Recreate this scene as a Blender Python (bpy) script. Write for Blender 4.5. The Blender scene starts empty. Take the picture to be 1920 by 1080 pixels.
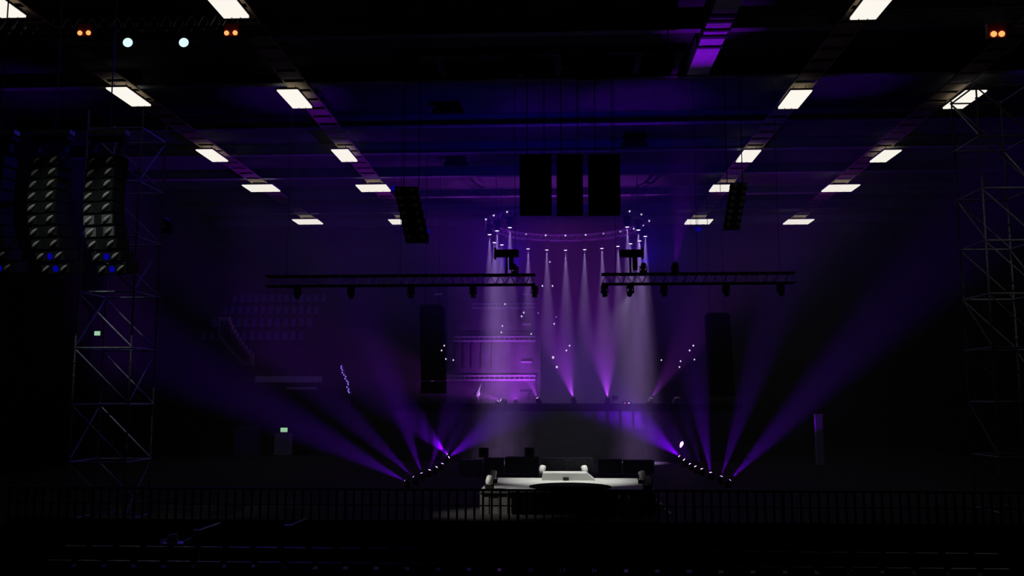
import bpy, bmesh, math, random
from mathutils import Vector, Matrix, Quaternion
random.seed(5)
S = bpy.context.scene
COL = S.collection
PI = math.pi

# ------------------------------------------------------------------ camera, world, exposure
F = 1700.0                                   # focal length in pixels of the 1920 frame
PITCH = math.atan(205.0 / F)                 # the hall's vanishing point sits at (1047, 745)
YAW = math.atan(87.0 / F * math.cos(PITCH))
CAM = Vector((0, 0, 5.0))
cam_data = bpy.data.cameras.new('camera')
cam_data.sensor_width = 36.0
cam_data.lens = 36.0 * F / 1920.0
cam_data.clip_end = 400
cam = bpy.data.objects.new('camera', cam_data)
COL.objects.link(cam)
cam.location = CAM
cam.rotation_euler = (PI / 2 + PITCH, 0, YAW)
S.camera = cam
FWD = Vector((-math.sin(YAW) * math.cos(PITCH), math.cos(YAW) * math.cos(PITCH), math.sin(PITCH)))
RGT = Vector((math.cos(YAW), math.sin(YAW), 0))
UPV = RGT.cross(FWD)

def ray(px, py):
    return FWD * F + RGT * (px - 960) + UPV * (540 - py)
def at(px, py, d):                           # the point of the hall seen at a pixel, d metres down the hall
    v = ray(px, py); return CAM + v * (d / v.y)
def atz(px, py, z):                          # the same on a level plane
    v = ray(px, py); return CAM + v * ((z - CAM.z) / v.z)

world = bpy.data.worlds.new('dark_hall'); S.world = world
world.use_nodes = True
world.node_tree.nodes['Background'].inputs[0].default_value = (0, 0, 0, 1)
world.node_tree.nodes['Background'].inputs[1].default_value = 0.0
vs = S.view_settings
vs.view_transform = 'Standard'; vs.look = 'None'; vs.exposure = 0.0; vs.gamma = 1.0
vs.use_curve_mapping = False
S.cycles.max_bounces = 4
S.cycles.diffuse_bounces = 2
S.cycles.glossy_bounces = 2
S.cycles.volume_bounces = 0
S.cycles.transparent_max_bounces = 8
S.cycles.sample_clamp_indirect = 2.0
HAZE = 0.005
# light levels (watts): the stage fixtures of the place
P_RING, P_WIDE, P_SIDE = 64000.0, 15000.0, 15000.0
C_RING = (0.64, 0.37, 1.0); C_WIDE = (0.48, 0.05, 1.0); C_SIDE = (0.20, 0.0, 1.0); C_BLUE = (0.015, 0.0, 1.0)

# ------------------------------------------------------------------ materials
def mat(name, col, rough=0.6, metal=0.0, var=0.25, scale=6.0, spec=0.4):
    m = bpy.data.materials.new(name); m.use_nodes = True
    nt = m.node_tree; b = nt.nodes['Principled BSDF']
    tc = nt.nodes.new('ShaderNodeTexCoord'); nz = nt.nodes.new('ShaderNodeTexNoise')
    nz.inputs['Scale'].default_value = scale; nz.inputs['Detail'].default_value = 4
    rp = nt.nodes.new('ShaderNodeValToRGB')
    c = Vector(col)
    rp.color_ramp.elements[0].position = 0.3; rp.color_ramp.elements[1].position = 0.7
    rp.color_ramp.elements[0].color = (*[x * (1 - var) for x in c], 1)
    rp.color_ramp.elements[1].color = (*[min(1, x * (1 + var)) for x in c], 1)
    nt.links.new(tc.outputs['Object'], nz.inputs['Vector'])
    nt.links.new(nz.outputs['Fac'], rp.inputs['Fac'])
    nt.links.new(rp.outputs['Color'], b.inputs['Base Color'])
    b.inputs['Roughness'].default_value = rough; b.inputs['Metallic'].default_value = metal
    b.inputs['Specular IOR Level'].default_value = spec
    return m
def emit(name, col, strength):
    m = bpy.data.materials.new(name); m.use_nodes = True
    nt = m.node_tree; nt.nodes.clear()
    e = nt.nodes.new('ShaderNodeEmission'); o = nt.nodes.new('ShaderNodeOutputMaterial')
    e.inputs['Color'].default_value = (*col, 1); e.inputs['Strength'].default_value = strength
    nt.links.new(e.outputs[0], o.inputs['Surface'])
    return m
M = {
 'floor': mat('hall_floor', (0.035, 0.035, 0.033), 0.75, var=0.3, scale=0.6, spec=0.2),
 'deckroof': mat('roof_deck', (0.028, 0.028, 0.032), 0.8, var=0.3, scale=0.8, spec=0.1),
 'beam': mat('painted_beam', (0.09, 0.09, 0.10), 0.6, var=0.25, scale=1.2, spec=0.2),
 'wall': mat('dark_wall', (0.012, 0.012, 0.015), 0.85, var=0.35, scale=0.4, spec=0.1),
 'concrete': mat('gallery_concrete', (0.13, 0.125, 0.13), 0.85, var=0.25, scale=0.7, spec=0.1),
 'rail': mat('pale_rail', (0.55, 0.54, 0.56), 0.45, var=0.15, scale=3),
 'black': mat('black_cloth', (0.004, 0.004, 0.0045), 0.95, var=0.4, scale=3, spec=0.0),
 'blackmetal': mat('black_metal', (0.013, 0.013, 0.014), 0.6, var=0.3, scale=8, spec=0.12),
 'blacksat': mat('black_casing', (0.02, 0.02, 0.022), 0.45, var=0.3, scale=8, spec=0.2),
 'skirt': mat('grey_skirt', (0.20, 0.195, 0.185), 0.9, var=0.3, scale=1.5, spec=0.05),
 'drape': mat('grey_drape', (0.06, 0.06, 0.064), 0.9, var=0.3, scale=1.5, spec=0.05),
 'alu': mat('aluminium', (0.55, 0.56, 0.58), 0.35, 0.85, var=0.2, scale=5),
 'galv': mat('galvanised_steel', (0.33, 0.34, 0.35), 0.45, 0.4, var=0.3, scale=4),
 'ringmetal': mat('dull_ring_metal', (0.10, 0.10, 0.11), 0.45, 0.5, var=0.2, scale=5),
 'deck': mat('white_stage_deck', (0.62, 0.64, 0.60), 0.55, var=0.12, scale=1.2),
 'white': mat('white_plastic', (0.85, 0.85, 0.84), 0.35, var=0.05, scale=4),
 'speaker': mat('speaker_cabinet', (0.022, 0.022, 0.026), 0.55, var=0.3, scale=5, spec=0.3),
 'cone': mat('speaker_cone_lit_panel', (0.22, 0.23, 0.23), 0.5, var=0.2, scale=20),
 'grille': mat('black_grille', (0.03, 0.03, 0.032), 0.6, var=0.2, scale=20, spec=0.15),
 'horn': mat('horn_flare', (0.72, 0.71, 0.66), 0.3, var=0.15, scale=6),
 'seat': mat('seat_plastic', (0.05, 0.05, 0.055), 0.3, var=0.2, scale=6, spec=0.6),
 'seatpale': mat('blue_seat_plastic', (0.10, 0.10, 0.28), 0.5, var=0.2, scale=6),
 'case': mat('flight_case', (0.13, 0.13, 0.135), 0.6, var=0.3, scale=3),
 'yellow': mat('yellow_tape', (0.75, 0.55, 0.12), 0.5, var=0.1),
 'red': mat('red_tape', (0.7, 0.03, 0.03), 0.5, var=0.1),
 'girder': mat('cream_girder', (0.20, 0.15, 0.09), 0.7, var=0.25, scale=1.5, spec=0.2),
 'redcase': mat('dark_red_casing', (0.30, 0.02, 0.02), 0.5, var=0.2),
 'signdark': mat('dark_paint', (0.02, 0.015, 0.03), 0.8, var=0.1),
 'duct': mat('pale_duct', (0.45, 0.45, 0.47), 0.5, var=0.12, scale=1.5),
}
E = {
 'lamp': emit('lamp_diffuser_glow', (1.0, 0.95, 0.86), 0.98),
 'ring': emit('ring_lens_glow', (0.85, 0.78, 1.0), 3.0),
 'wide': emit('mauve_lens_glow', (0.75, 0.42, 1.0), 4.0),
 'side': emit('violet_lens_glow', (0.75, 0.35, 1.0), 5.0),
 'flood': emit('cold_flood_glow', (0.75, 0.97, 1.0), 1.0),
 'amber': emit('amber_glow', (1.0, 0.36, 0.10), 1.5),
 'exit': emit('exit_sign_glow', (0.33, 0.62, 0.36), 1.0),
 'bulb': emit('small_bulb_glint_glow', (0.85, 0.72, 1.0), 0.9),
 'redled': emit('red_led_glow', (1.0, 0.10, 0.12), 0.9),
 'blueglow': emit('blue_lamp_reflection_glow', (0.005, 0.0, 1.0), 0.25),
 'violetled': emit('violet_led_glow', (0.30, 0.02, 0.8), 0.32),
 'tape': emit('step_light_glow', (0.28, 0.18, 1.0), 1.1),
}

# ------------------------------------------------------------------ mesh helpers
class MB:
    def __init__(s): s.v = []; s.f = []
    def box(s, c, d, R=None):
        c = Vector(c); n = len(s.v)
        for sx, sy, sz in ((-1,-1,-1),(1,-1,-1),(1,1,-1),(-1,1,-1),(-1,-1,1),(1,-1,1),(1,1,1),(-1,1,1)):
            p = Vector((sx*d[0]/2, sy*d[1]/2, sz*d[2]/2))
            if R is not None: p = R @ p
            s.v.append(c + p)
        for q in ((0,3,2,1),(4,5,6,7),(0,1,5,4),(1,2,6,5),(2,3,7,6),(3,0,4,7)):
            s.f.append(tuple(n + i for i in q))
        return s
    def span(s, a, b):
        a, b = Vector(a), Vector(b); return s.box((a+b)/2, [abs(x) for x in (b-a)])
    def tube(s, p, q, r, n=6, r2=None):
        p, q = Vector(p), Vector(q); z = (q-p).normalized()
        x = z.orthogonal().normalized(); y = z.cross(x); k = len(s.v)
        r2 = r if r2 is None else r2
        for (c, rr) in ((p, r), (q, r2)):
            for i in range(n):
                a = 2*PI*i/n; s.v.append(c + (x*math.cos(a) + y*math.sin(a))*rr)
        for i in range(n):
            j = (i+1) % n; s.f.append((k+i, k+j, k+n+j, k+n+i))
        s.f.append(tuple(k+i for i in reversed(range(n)))); s.f.append(tuple(k+n+i for i in range(n)))
        return s
    def path(s, pts, r, n=6):
        for a, b in zip(pts, pts[1:]): s.tube(a, b, r, n)
        return s
    def lathe(s, prof, n=20, c=(0,0,0), R=None):     # prof: (radius, z) pairs, closed at both ends
        c = Vector(c); k = len(s.v)
        for r, z in prof:
            for i in range(n):
                a = 2*PI*i/n; p = Vector((r*math.cos(a), r*math.sin(a), z))
                s.v.append(c + (R @ p if R is not None else p))
        m = len(prof)
        for j in range(m-1):
            for i in range(n):
                i2 = (i+1) % n
                s.f.append((k+j*n+i, k+j*n+i2, k+(j+1)*n+i2, k+(j+1)*n+i))
        s.f.append(tuple(k+i for i in reversed(range(n)))); s.f.append(tuple(k+(m-1)*n+i for i in range(n)))
        return s
    def prism(s, poly, y0, y1):                      # polygon in (x, z) extruded along y
        k = len(s.v); n = len(poly)
        for y in (y0, y1):
            for x, z in poly: s.v.append(Vector((x, y, z)))
        for i in range(n):
            j = (i+1) % n; s.f.append((k+i, k+n+i, k+n+j, k+j))
        s.f.append(tuple(k+i for i in range(n))); s.f.append(tuple(k+n+i for i in reversed(range(n))))
        return s
    def mesh(s, name, m, smooth=False, bevel=0):
        me = bpy.data.meshes.new(name); me.from_pydata([tuple(v) for v in s.v], [], s.f)
        bm = bmesh.new(); bm.from_mesh(me)
        bmesh.ops.recalc_face_normals(bm, faces=bm.faces)
        if bevel: bmesh.ops.bevel(bm, geom=bm.edges[:], offset=bevel, segments=2, affect='EDGES', clamp_overlap=True)
        bm.to_mesh(me); bm.free()
        me.materials.append(m)
        if smooth:
            for p in me.polygons: p.use_smooth = True
        return me

def link(name, data, parent=None, loc=None, rot=None):
    o = bpy.data.objects.new(name, data); COL.objects.link(o)
    if parent is not None: o.parent = parent
    if loc is not None: o.location = loc
    if rot is not None:
        if isinstance(rot, Quaternion): o.rotation_mode = 'QUATERNION'; o.rotation_quaternion = rot
        else: o.rotation_euler = rot
    return o
def part(name, mb, m, parent=None, smooth=False, bevel=0, loc=None):
    return link(name, mb.mesh(name, m, smooth, bevel), parent, loc)
def tag(o, label, cat, group=None, kind=None):
    o['label'] = label; o['category'] = cat
    if group: o['group'] = group
    if kind: o['kind'] = kind
    return o
def thing(name, label, cat, loc=(0,0,0), rz=0.0, group=None):
    return tag(link(name, None, None, loc, (0, 0, rz)), label, cat, group)
def struct(name, mb, m):
    o = part(name, mb, m); o['kind'] = 'structure'; return o
def spot(name, parent, loc, rot, col, power, deg, blend, soft=0.05):
    l = bpy.data.lights.new(name, 'SPOT'); l.color = col; l.energy = power
    l.spot_size = math.radians(deg); l.spot_blend = blend; l.shadow_soft_size = soft
    return link(name, l, parent, loc, rot)
ORD = ['first','second','third','fourth','fifth','sixth','seventh','eighth','ninth','tenth','eleventh','twelfth','thirteenth',
       'fourteenth','fifteenth','sixteenth','seventeenth','eighteenth','nineteenth','twentieth','twenty-first','twenty-second',
       'twenty-third','twenty-fourth','twenty-fifth','twenty-sixth','twenty-seventh','twenty-eighth','twenty-ninth','thirtieth',
       'thirty-first','thirty-second','thirty-third','thirty-fourth','thirty-fifth','thirty-sixth','thirty-seventh']
SPK, BARE = 'the speaker side', 'the bare side'     # how the two sides of the hall are told apart

# ------------------------------------------------------------------ the hall
ZC, YB, XW = 23.4, 97.0, 36.0
struct('floor', MB().span((-XW, -6, -0.2), (XW, YB, 0)), M['floor'])
cb = MB()
cb.span((-XW, -6, ZC), (XW, YB, ZC + 0.3))
struct('ceiling', cb, M['deckroof'])
struct('wall_back', MB().span((-XW, YB, 0), (XW, YB + 0.3, ZC)), M['wall'])
struct('wall_left', MB().span((-XW - 0.3, -6, 0), (-XW, YB, ZC)), M['wall'])
struct('wall_right', MB().span((XW, -6, 0), (XW + 0.3, YB, ZC)), M['wall'])
struct('wall_rear', MB().span((-XW, -6.3, 0), (XW, -6, ZC)), M['wall'])

# haze that hangs in front of and over the stage
hz = MB().span((-26, 47.5, 0.05), (26, 96.4, 20.2)).mesh('stage_haze', None or M['black'])
hm = bpy.data.materials.new('stage_haze'); hm.use_nodes = True
hm.node_tree.nodes.clear()
vsn = hm.node_tree.nodes.new('ShaderNodeVolumeScatter'); hout = hm.node_tree.nodes.new('ShaderNodeOutputMaterial')
vsn.inputs['Density'].default_value = HAZE; vsn.inputs['Color'].default_value = (1, 1, 1, 1); vsn.inputs['Anisotropy'].default_value = 0.0
hm.node_tree.links.new(vsn.outputs[0], hout.inputs['Volume'])
hm.cycles.volume_sampling = 'EQUIANGULAR'; hm.cycles.homogeneous_volume = True
hz.materials.clear(); hz.materials.append(hm)
tag(link('stage_haze', hz), 'thin haze hanging over the stage and catching the beams', 'haze', kind='stuff')

# roof beams across the hall
beam_ys = [34.0, 42.5, 49.0, 57.5, 64.0, 71.0, 78.5, 85.0, 92.0]
for i, y in enumerate(beam_ys):
    b = MB().span((-XW, y - 0.25, 22.62), (XW, y + 0.25, 22.7)).span((-XW, y - 0.05, 22.7), (XW, y + 0.05, ZC)).span((-XW, y - 0.25, 23.3), (XW, y + 0.25, ZC))
    n = len(beam_ys) - 1 - i
    o = part('roof_beam', b, M['beam'])
    tag(o, 'grey roof beam across the dark ceiling, %s from the back wall' % ORD[n], 'roof beam', 'beams across the ceiling')

# ------------------------------------------------------------------ ceiling lamps on four girders
ZL = 22.15
rows = {
 'inner row on ' + SPK: [(420, 5), (553, 186), (646, 292), (700, 353), (755, 416)],
 'inner row on ' + BARE: [(1640, 8), (1490, 187), (1403, 293), (1362, 353), (1310, 416)],
 'outer row on ' + SPK: [(-14, 4), (242, 182), (398, 292), (490, 353), (577, 416)],
 'outer row on ' + BARE: [(1990, 12), (1808, 187), (1660, 293), (1576, 353), (1497, 416)],
}
def lamp_meshes(w, l, n):
    hs = MB().box((0, -l*0.35, 0.16), (w+0.1, 0.12, 0.08)).box((0, l*0.35, 0.16), (w+0.1, 0.12, 0.08))
    for sx in (-1, 1): hs.box((sx*(w/2+0.06), 0, 0.08), (0.04, l+0.16, 0.1))
    for sy in (-1, 1): hs.box((0, sy*(l/2+0.06), 0.08), (w+0.16, 0.04, 0.1))
    sw = (w - 0.06*(n-1)) / n
    strips = [MB().box((-w/2 + sw/2 + i*(sw+0.06), 0, 0.03), (sw, l, 0.14)) for i in range(n)]
    hang = MB()
    for sy in (-1, 1):
        hang.tube((-w*0.3, sy*l*0.35, 0.2), (-w*0.3, sy*l*0.35, 0.42), 0.02).tube((w*0.3, sy*l*0.35, 0.2), (w*0.3, sy*l*0.35, 0.42), 0.02)
    return (hs.mesh('housing', M['beam']), [s.mesh('diffuser', E['lamp']) for s in strips], hang.mesh('hanger', M['blackmetal']))
LAMP_A, LAMP_B = lamp_meshes(1.15, 3.1, 3), lamp_meshes(2.45, 2.3, 4)
def lamp(x, y, kind, label, group):
    t = thing('ceiling_lamp', label, 'ceiling lamp', (x, y, ZL), 0, group)
    a = LAMP_A if kind == 'A' else LAMP_B
    link('housing', a[0], t)
    for s in a[1]: link('diffuser', s, t)
    link('hanger', a[2], t)
for rn, pts in rows.items():
    ws = [atz(px, py, ZL) for px, py in pts]
    xs = sum(w.x for w in ws) / len(ws)
    for i, w in enumerate(ws):
        n = len(ws) - 1 - i
        lamp(w.x, w.y, 'B' if i >= 3 else 'A', 'bright strip lamp, %s from the stage in the %s' % (ORD[n], rn), 'strip lamps under the ceiling')
    gb = MB()
    x0, x1, y0, y1 = ws[0].x, ws[-1].x, ws[0].y - 6, ws[-1].y + 2.5
    sl = (x1 - x0) / (ws[-1].y - ws[0].y)
    for sx in (-0.62, 0.62):
        a = Vector((x0 + sx - 6*sl, y0, 22.6)); b = Vector((x1 + sx + 2.5*sl, y1, 22.6))
        gb.tube(a, b, 0.05, 6)
    k = int((y1 - y0) / 1.6)
    for j in range(k + 1):
        y = y0 + (y1 - y0) * j / k; x = x0 + sl * (y - ws[0].y)
        gb.box((x, y, 22.6), (1.3, 1.15, 0.04))
    t = part('lamp_girder', gb, M['girder'])
    tag(t, 'cream lamp girder along the ceiling, carrying the %s' % rn, 'lamp girder', 'girders that carry the lamps')
# the same lamps go on over the seats, behind the top edge of the picture
for x in (-16.5, 16.5):
    for y in (27.0, 14.0):
        lamp(x, y, 'A', 'white strip lamp over the seats, %s the railing on %s' % ('above' if y > 20 else 'well behind', SPK if x < 0 else BARE), 'strip lamps over the seats')

# ------------------------------------------------------------------ moving heads
def mh_meshes():
    base = MB().box((0, 0, 0.07), (0.40, 0.32, 0.14)).mesh('base', M['blackmetal'], bevel=0.02)
    yoke = MB().box((0, 0, 0.165), (0.40, 0.12, 0.05)).box((-0.19, 0, 0.30), (0.05, 0.12, 0.28)).box((0.19, 0, 0.30), (0.05, 0.12, 0.28)).mesh('yoke', M['blackmetal'])
    head = MB().lathe([(0.07, -0.22), (0.13, -0.19), (0.155, -0.08), (0.15, 0.05), (0.14, 0.14), (0.15, 0.16), (0.15, 0.22), (0.135, 0.22), (0.125, 0.185)], 20).mesh('head', M['blacksat'], smooth=True)
    wh = MB().lathe([(0.05, -0.25), (0.13, -0.2), (0.17, -0.1), (0.18, 0.0), (0.17, 0.1), (0.15, 0.19), (0.13, 0.19)], 20).mesh('head', M['white'], smooth=True)
    return base, yoke, head, wh
MH = mh_meshes()
LENS = {}
for k in ('ring', 'wide', 'side'):
    LENS[k] = MB().lathe([(0.13, 0.19), (0.11, 0.214), (0.06, 0.228), (0.01, 0.232)], 16).mesh('lens', E[k], smooth=True)
DARKLENS = MB().lathe([(0.13, 0.19), (0.11, 0.214), (0.06, 0.228), (0.01, 0.232)], 16).mesh('lens', M['blacksat'], smooth=True)
CLAMP = MB().box((0, 0, -0.04), (0.10, 0.10, 0.10)).mesh('clamp', M['blackmetal'])
def moving_head(label, group, loc, aim, hang=False, lens=None, light=None, scale=1.0, white=False, name='moving_head'):
    t = thing(name, label, 'stage light', loc, 0, group)
    t.scale = (scale,) * 3
    R = Quaternion((1, 0, 0), PI) if hang else Quaternion()
    t.rotation_mode = 'QUATERNION'; t.rotation_quaternion = R
    link('base', MH[0], t); link('yoke', MH[1], t)
    if hang: link('clamp', CLAMP, t)
    a = R.inverted() @ Vector(aim).normalized()
    h = link('head', MH[3] if white else MH[2], t, (0, 0, 0.40), Vector((0, 0, 1)).rotation_difference(a))
    link('lens', LENS[lens] if lens else DARKLENS, h)
    if light:
        col, power, deg, blend = light
        spot('beam', h, (0, 0, 0.27), (PI, 0, 0), col, power, deg, blend)
    return t

# ------------------------------------------------------------------ main stage at the far end
STZ, SY0, SY1 = 4.2, 73.0, 92.0
t = thing('main_stage', 'wide dark main stage across the far end of the hall', 'stage', (0, SY0, 0))
part('deck', MB().span((-13.5, 0, STZ - 0.25), (14.5, SY1 - SY0, STZ)), M['black'], t)
fr = MB()
for i in range(56):
    x = -13.5 + i * 0.5
    fr.box((x + 0.25, -0.03 - 0.06 * (i % 2), STZ / 2 - 0.15), (0.5, 0.1, STZ - 0.3))
part('front_drape', fr, M['drape'], t)
part('front_lip', MB().span((-13.5, -0.15, STZ - 0.3), (14.5, 0.0, STZ + 0.32)), M['black'], t)
part('back_drape', MB().span((-13.5, SY1 - SY0 - 0.2, 0), (14.5, SY1 - SY0, STZ)), M['black'], t)

# mauve beams from the back row of the main stage
wide = [((945, 772), (-0.90, -0.10, 0.25), 32, 0.8, 'beside the pale plinth and aimed low'),
        ((1010, 766), (-0.36, -0.05, 0.80), 36, 1.0, 'under the number on the gallery'),
        ((1076, 769), (-0.22, 0.10, 0.90), 44, 1.9, 'centre of the row and brightest'),
        ((1140, 768), (-0.06, 0.10, 0.92), 48, 1.9, 'fourth of the row, beside the red standby lights'),
        ((1219, 771), (0.40, 0.0, 0.62), 36, 0.5, 'fifth of the row, tilted away from the gallery')]
for (p, aim, deg, k, txt) in wide:
    w = at(p[0], p[1], 76.0)
    moving_head('black light with a wide mauve beam, ' + txt, 'mauve beam lights along the main stage',
                (w.x, w.y, STZ), aim, lens='wide', light=(C_WIDE, P_WIDE * k, deg, 0.85), scale=1.25)
# small gear along the stage edge
w = at(896, 795, 74.5)
t = thing('stage_gear', 'pale wedge plinth with a small lit instrument stand, beside the outermost mauve beam', 'stage gear', (w.x, w.y, STZ))
part('plinth', MB().prism([(-0.7, 0.2), (0.45, 0.2), (0.45, -0.35 + 0.35), (0.25, 0.0)], -0.3, 0.3), M['white'], t)
part('stand', MB().tube((0, 0, 0.2), (0, 0, 1.0), 0.04).tube((0.3, 0, 0.2), (0.3, 0, 1.7), 0.03).tube((0.5, 0.1, 0.2), (0.5, 0.1, 1.9), 0.03), M['alu'], t)
part('instrument', MB().lathe([(0.05, -0.35), (0.22, -0.2), (0.25, 0.0), (0.12, 0.2), (0.08, 0.5), (0.03, 0.9)], 14, (-0.05, 0, 1.15), Matrix.Rotation(0.35, 3, 'Y')), M['white'], t, smooth=True)
w = at(803, 800, 74.5)
t = thing('keyboard_riser', 'low violet-lit box with a dark lamp above it at the stage corner', 'stage gear', (w.x, w.y, STZ))
part('box', MB().box((0, 0, 0.22), (2.9, 0.8, 0.44)), M['drape'], t)
part('stand', MB().tube((0.1, 0, 0.44), (0.1, 0, 1.9), 0.05).tube((0.9, 0, 0.44), (0.9, 0, 1.3), 0.04).tube((-0.9, 0, 0.44), (-0.9, 0, 1.0), 0.04), M['blackmetal'], t)
part('lamp', MB().lathe([(0.1, -0.4), (0.28, -0.3), (0.32, 0.1), (0.36, 0.5), (0.3, 0.52)], 16, (0.1, 0, 2.25), Matrix.Rotation(0.5, 3, 'Y')), M['cone'], t, smooth=True)
w = at(1268, 790, 75)
t = thing('desk_lamp', 'small white-topped lamp on a bent stand at the far stage corner', 'lamp', (w.x, w.y, STZ))
part('stand', MB().path([(-0.25, 0, 0), (-0.25, 0, 0.45), (0.0, 0, 0.75)], 0.06), M['alu'], t)
part('shade', MB().lathe([(0.10, 0.12), (0.30, 0.03), (0.33, 0.0)], 16, (0.1, 0, 0.72)), M['white'], t, smooth=True)
w = at(1175, 757, 76)
t = thing('standby_box', 'black box with two red and white standby lights behind the mauve beams', 'control box', (w.x, w.y, STZ))
part('case', MB().box((0, 0, (w.z - STZ) / 2 + 0.1), (0.8, 0.4, w.z - STZ + 0.2)), M['blacksat'], t)
part('red_light', MB().lathe([(0.10, -0.02), (0.10, 0.03), (0.06, 0.05)], 12, (-0.17, -0.2, w.z - STZ), Matrix.Rotation(PI/2, 3, 'X')), E['redled'], t)
part('white_light', MB().lathe([(0.10, -0.02), (0.10, 0.03), (0.06, 0.05)], 12, (0.17, -0.2, w.z - STZ), Matrix.Rotation(PI/2, 3, 'X')), E['bulb'], t)
w = at(1150, 768, 75.4)
t = thing('monitor_stand', 'black monitor on a short pole just behind the fourth mauve beam', 'monitor', (w.x, w.y, STZ))
part('pole', MB().tube((0, 0, 0), (0, 0, 0.6), 0.04), M['blackmetal'], t)
part('screen', MB().box((0.15, 0, 0.75), (0.5, 0.12, 0.36)), M['blacksat'], t)

# dark speaker columns hung beside the main stage
def stack(px0, px1, py0, py1, label):
    a, b = at(px0, py1, 68), at(px1, py0, 68)
    t = thing('side_column', label, 'speaker', ((a.x + b.x)/2, 68, a.z), 0, 'dark columns hung beside the main stage')
    n = 7; H = (b.z - a.z)/n; W = b.x - a.x
    for i in range(n):
        part('speaker_box', MB().box((0.03*(n - i), 0, H*(i + 0.5)), (W, 1.0, H - 0.04)), M['black'], t)
    part('bumper', MB().box((0, 0, H*n + 0.06), (W*0.9, 0.7, 0.14)), M['blackmetal'], t)
    for q in (-1, 1):
        part('chain', MB().tube((q*W*0.3, 0, H*n), (q*W*0.3, 0, ZC - a.z), 0.02, 5), M['blackmetal'], t)
stack(786, 832, 575, 738, 'tall black speaker column hung beside the gallery on %s' % SPK)
stack(1326, 1366, 590, 742, 'tall black speaker column hung beside the main stage on %s' % BARE)

# ------------------------------------------------------------------ gallery block with three railings and the number 7
gx0, gx1 = at(838, 650, 93).x, at(1013, 650, 93).x
struct('wall_gallery', MB().span((gx0, 93.2, 0), (gx1, YB, 16.4)), M['concrete'])
for n, (py, pxa, nm, ps) in enumerate([(570, 886, 'topmost', 17), (632, 850, 'middle', 17), (705, 832, 'lowest', 19)]):
    a, b = at(pxa, py, 92.6), at(1004, py, 92.6)
    t = thing('gallery_railing', '%s of three pale railings across the violet-lit gallery' % nm, 'railing', ((a.x + b.x) / 2, 92.6, a.z), 0, 'railings of the gallery')
    L = b.x - a.x
    part('top_rail', MB().box((0, 0, 0), (L, 0.12, 0.14)), M['rail'], t)
    part('ledge', MB().span((-L/2, -0.1, -0.5), (L/2, 0.7, -0.32)), M['rail'], t)
    for i in range(ps):
        x = -L/2 + 0.1 + (L - 0.2) * i / (ps - 1)
        part('post', MB().box((x, 0.1, -0.2), (0.05, 0.05, 0.36)), M['rail'], t)
for (px, py, wd, txt) in [(987, 608, 16, 'upper ledge beside the middle gallery railing'), (987, 679, 20, 'long ledge over the number 7'),
                          (813, 608, 18, 'dim one past the end of the middle railing'), (822, 552, 14, 'dim ledge level with the dark truss'),
                          (987, 552, 16, 'faint ledge under the dark truss end')]:
    w = at(px, py, 92.9)
    o = part('light_ledge', MB().span((w.x - wd*93/3400, 92.7, w.z - 0.085), (w.x + wd*93/3400, 97.0 if px < 838 else 93.3, w.z + 0.085)), M['rail'])
    tag(o, 'short violet bar on the gallery, ' + txt, 'wall bar', 'short bars on the gallery')
# slats between the lower two railings
for i, px in enumerate((857, 872, 887, 905, 925, 945, 962)):
    w = at(px, 668, 92.9)
    o = part('gallery_fin', MB().box((w.x, 93.05, w.z), (0.34, 0.3, 2.4)), M['concrete'])
    tag(o, 'upright concrete fin between the two lower gallery railings, %s from the outer end' % ORD[i], 'slat', 'slats of the gallery')
w = at(987, 742, 93.1)
o = part('number_seven', MB().box((w.x, 93.14, w.z + 0.52), (1.28, 0.1, 0.22)).prism([(w.x+0.42, w.z+0.5), (w.x+0.64, w.z+0.5), (w.x+0.30, w.z-0.02), (w.x+0.12, w.z-0.02)], 93.09, 93.19).prism([(w.x+0.12, w.z), (w.x+0.30, w.z), (w.x+0.30, w.z-0.52), (w.x+0.12, w.z-0.52)], 93.09, 93.19), M['signdark'])
tag(o, 'big dark number 7 on the violet gallery wall', 'wall number')

# ------------------------------------------------------------------ round truss with white beams over the main stage
RC, RR, RZ = Vector((0.75, 75.0, 19.15)), 6.55, 19.15
t = thing('ring_truss', 'round metal truss ringed with white beams over the main stage', 'truss', RC)
def ring_pts(r, z, n=48): return [Vector((r*math.cos(2*PI*i/n), r*math.sin(2*PI*i/n), z)) for i in range(n + 1)]
for nm, r, z in (('top_chord', RR + 0.25, 0.5), ('top_chord', RR - 0.25, 0.5), ('bottom_chord', RR + 0.25, 0.0), ('bottom_chord', RR - 0.25, 0.0)):
    part(nm, MB().path(ring_pts(r, z), 0.05, 6), M['ringmetal'], t)
for r in (RR + 0.25, RR - 0.25):
    lc = MB()
    for i in range(48):
        a0, a1 = 2*PI*i/48, 2*PI*(i+0.5)/48
        p = Vector((r*math.cos(a0), r*math.sin(a0), 0)); q = Vector((r*math.cos(a1), r*math.sin(a1), 0.5)); s2 = Vector((r*math.cos(a0+2*PI/48), r*math.sin(a0+2*PI/48), 0))
        lc.tube(p, q, 0.03, 5).tube(q, s2, 0.03, 5)
    part('lacing', lc, M['ringmetal'], t)
for i in range(6):
    a = 2*PI*(i + 0.5)/6
    p = Vector((RR*math.cos(a), RR*math.sin(a), 0.5))
    part('chain', MB().tube(p, (p.x, p.y, ZC - RZ), 0.025, 5), M['blackmetal'], t)
ringfix = []
for px in (990, 1025, 1060, 1096, 1128, 1158): ringfix.append((px, 1))      # far arc
for px in (941, 927, 1182, 1199): ringfix.append((px, 1))
for px in (918, 932, 956): ringfix.append((px, -1))
for px in (1211, 1197, 1176): ringfix.append((px, -1))
far_n = sorted([p for p, s in ringfix if s > 0]); near_n = sorted([p for p, s in ringfix if s < 0])
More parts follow.
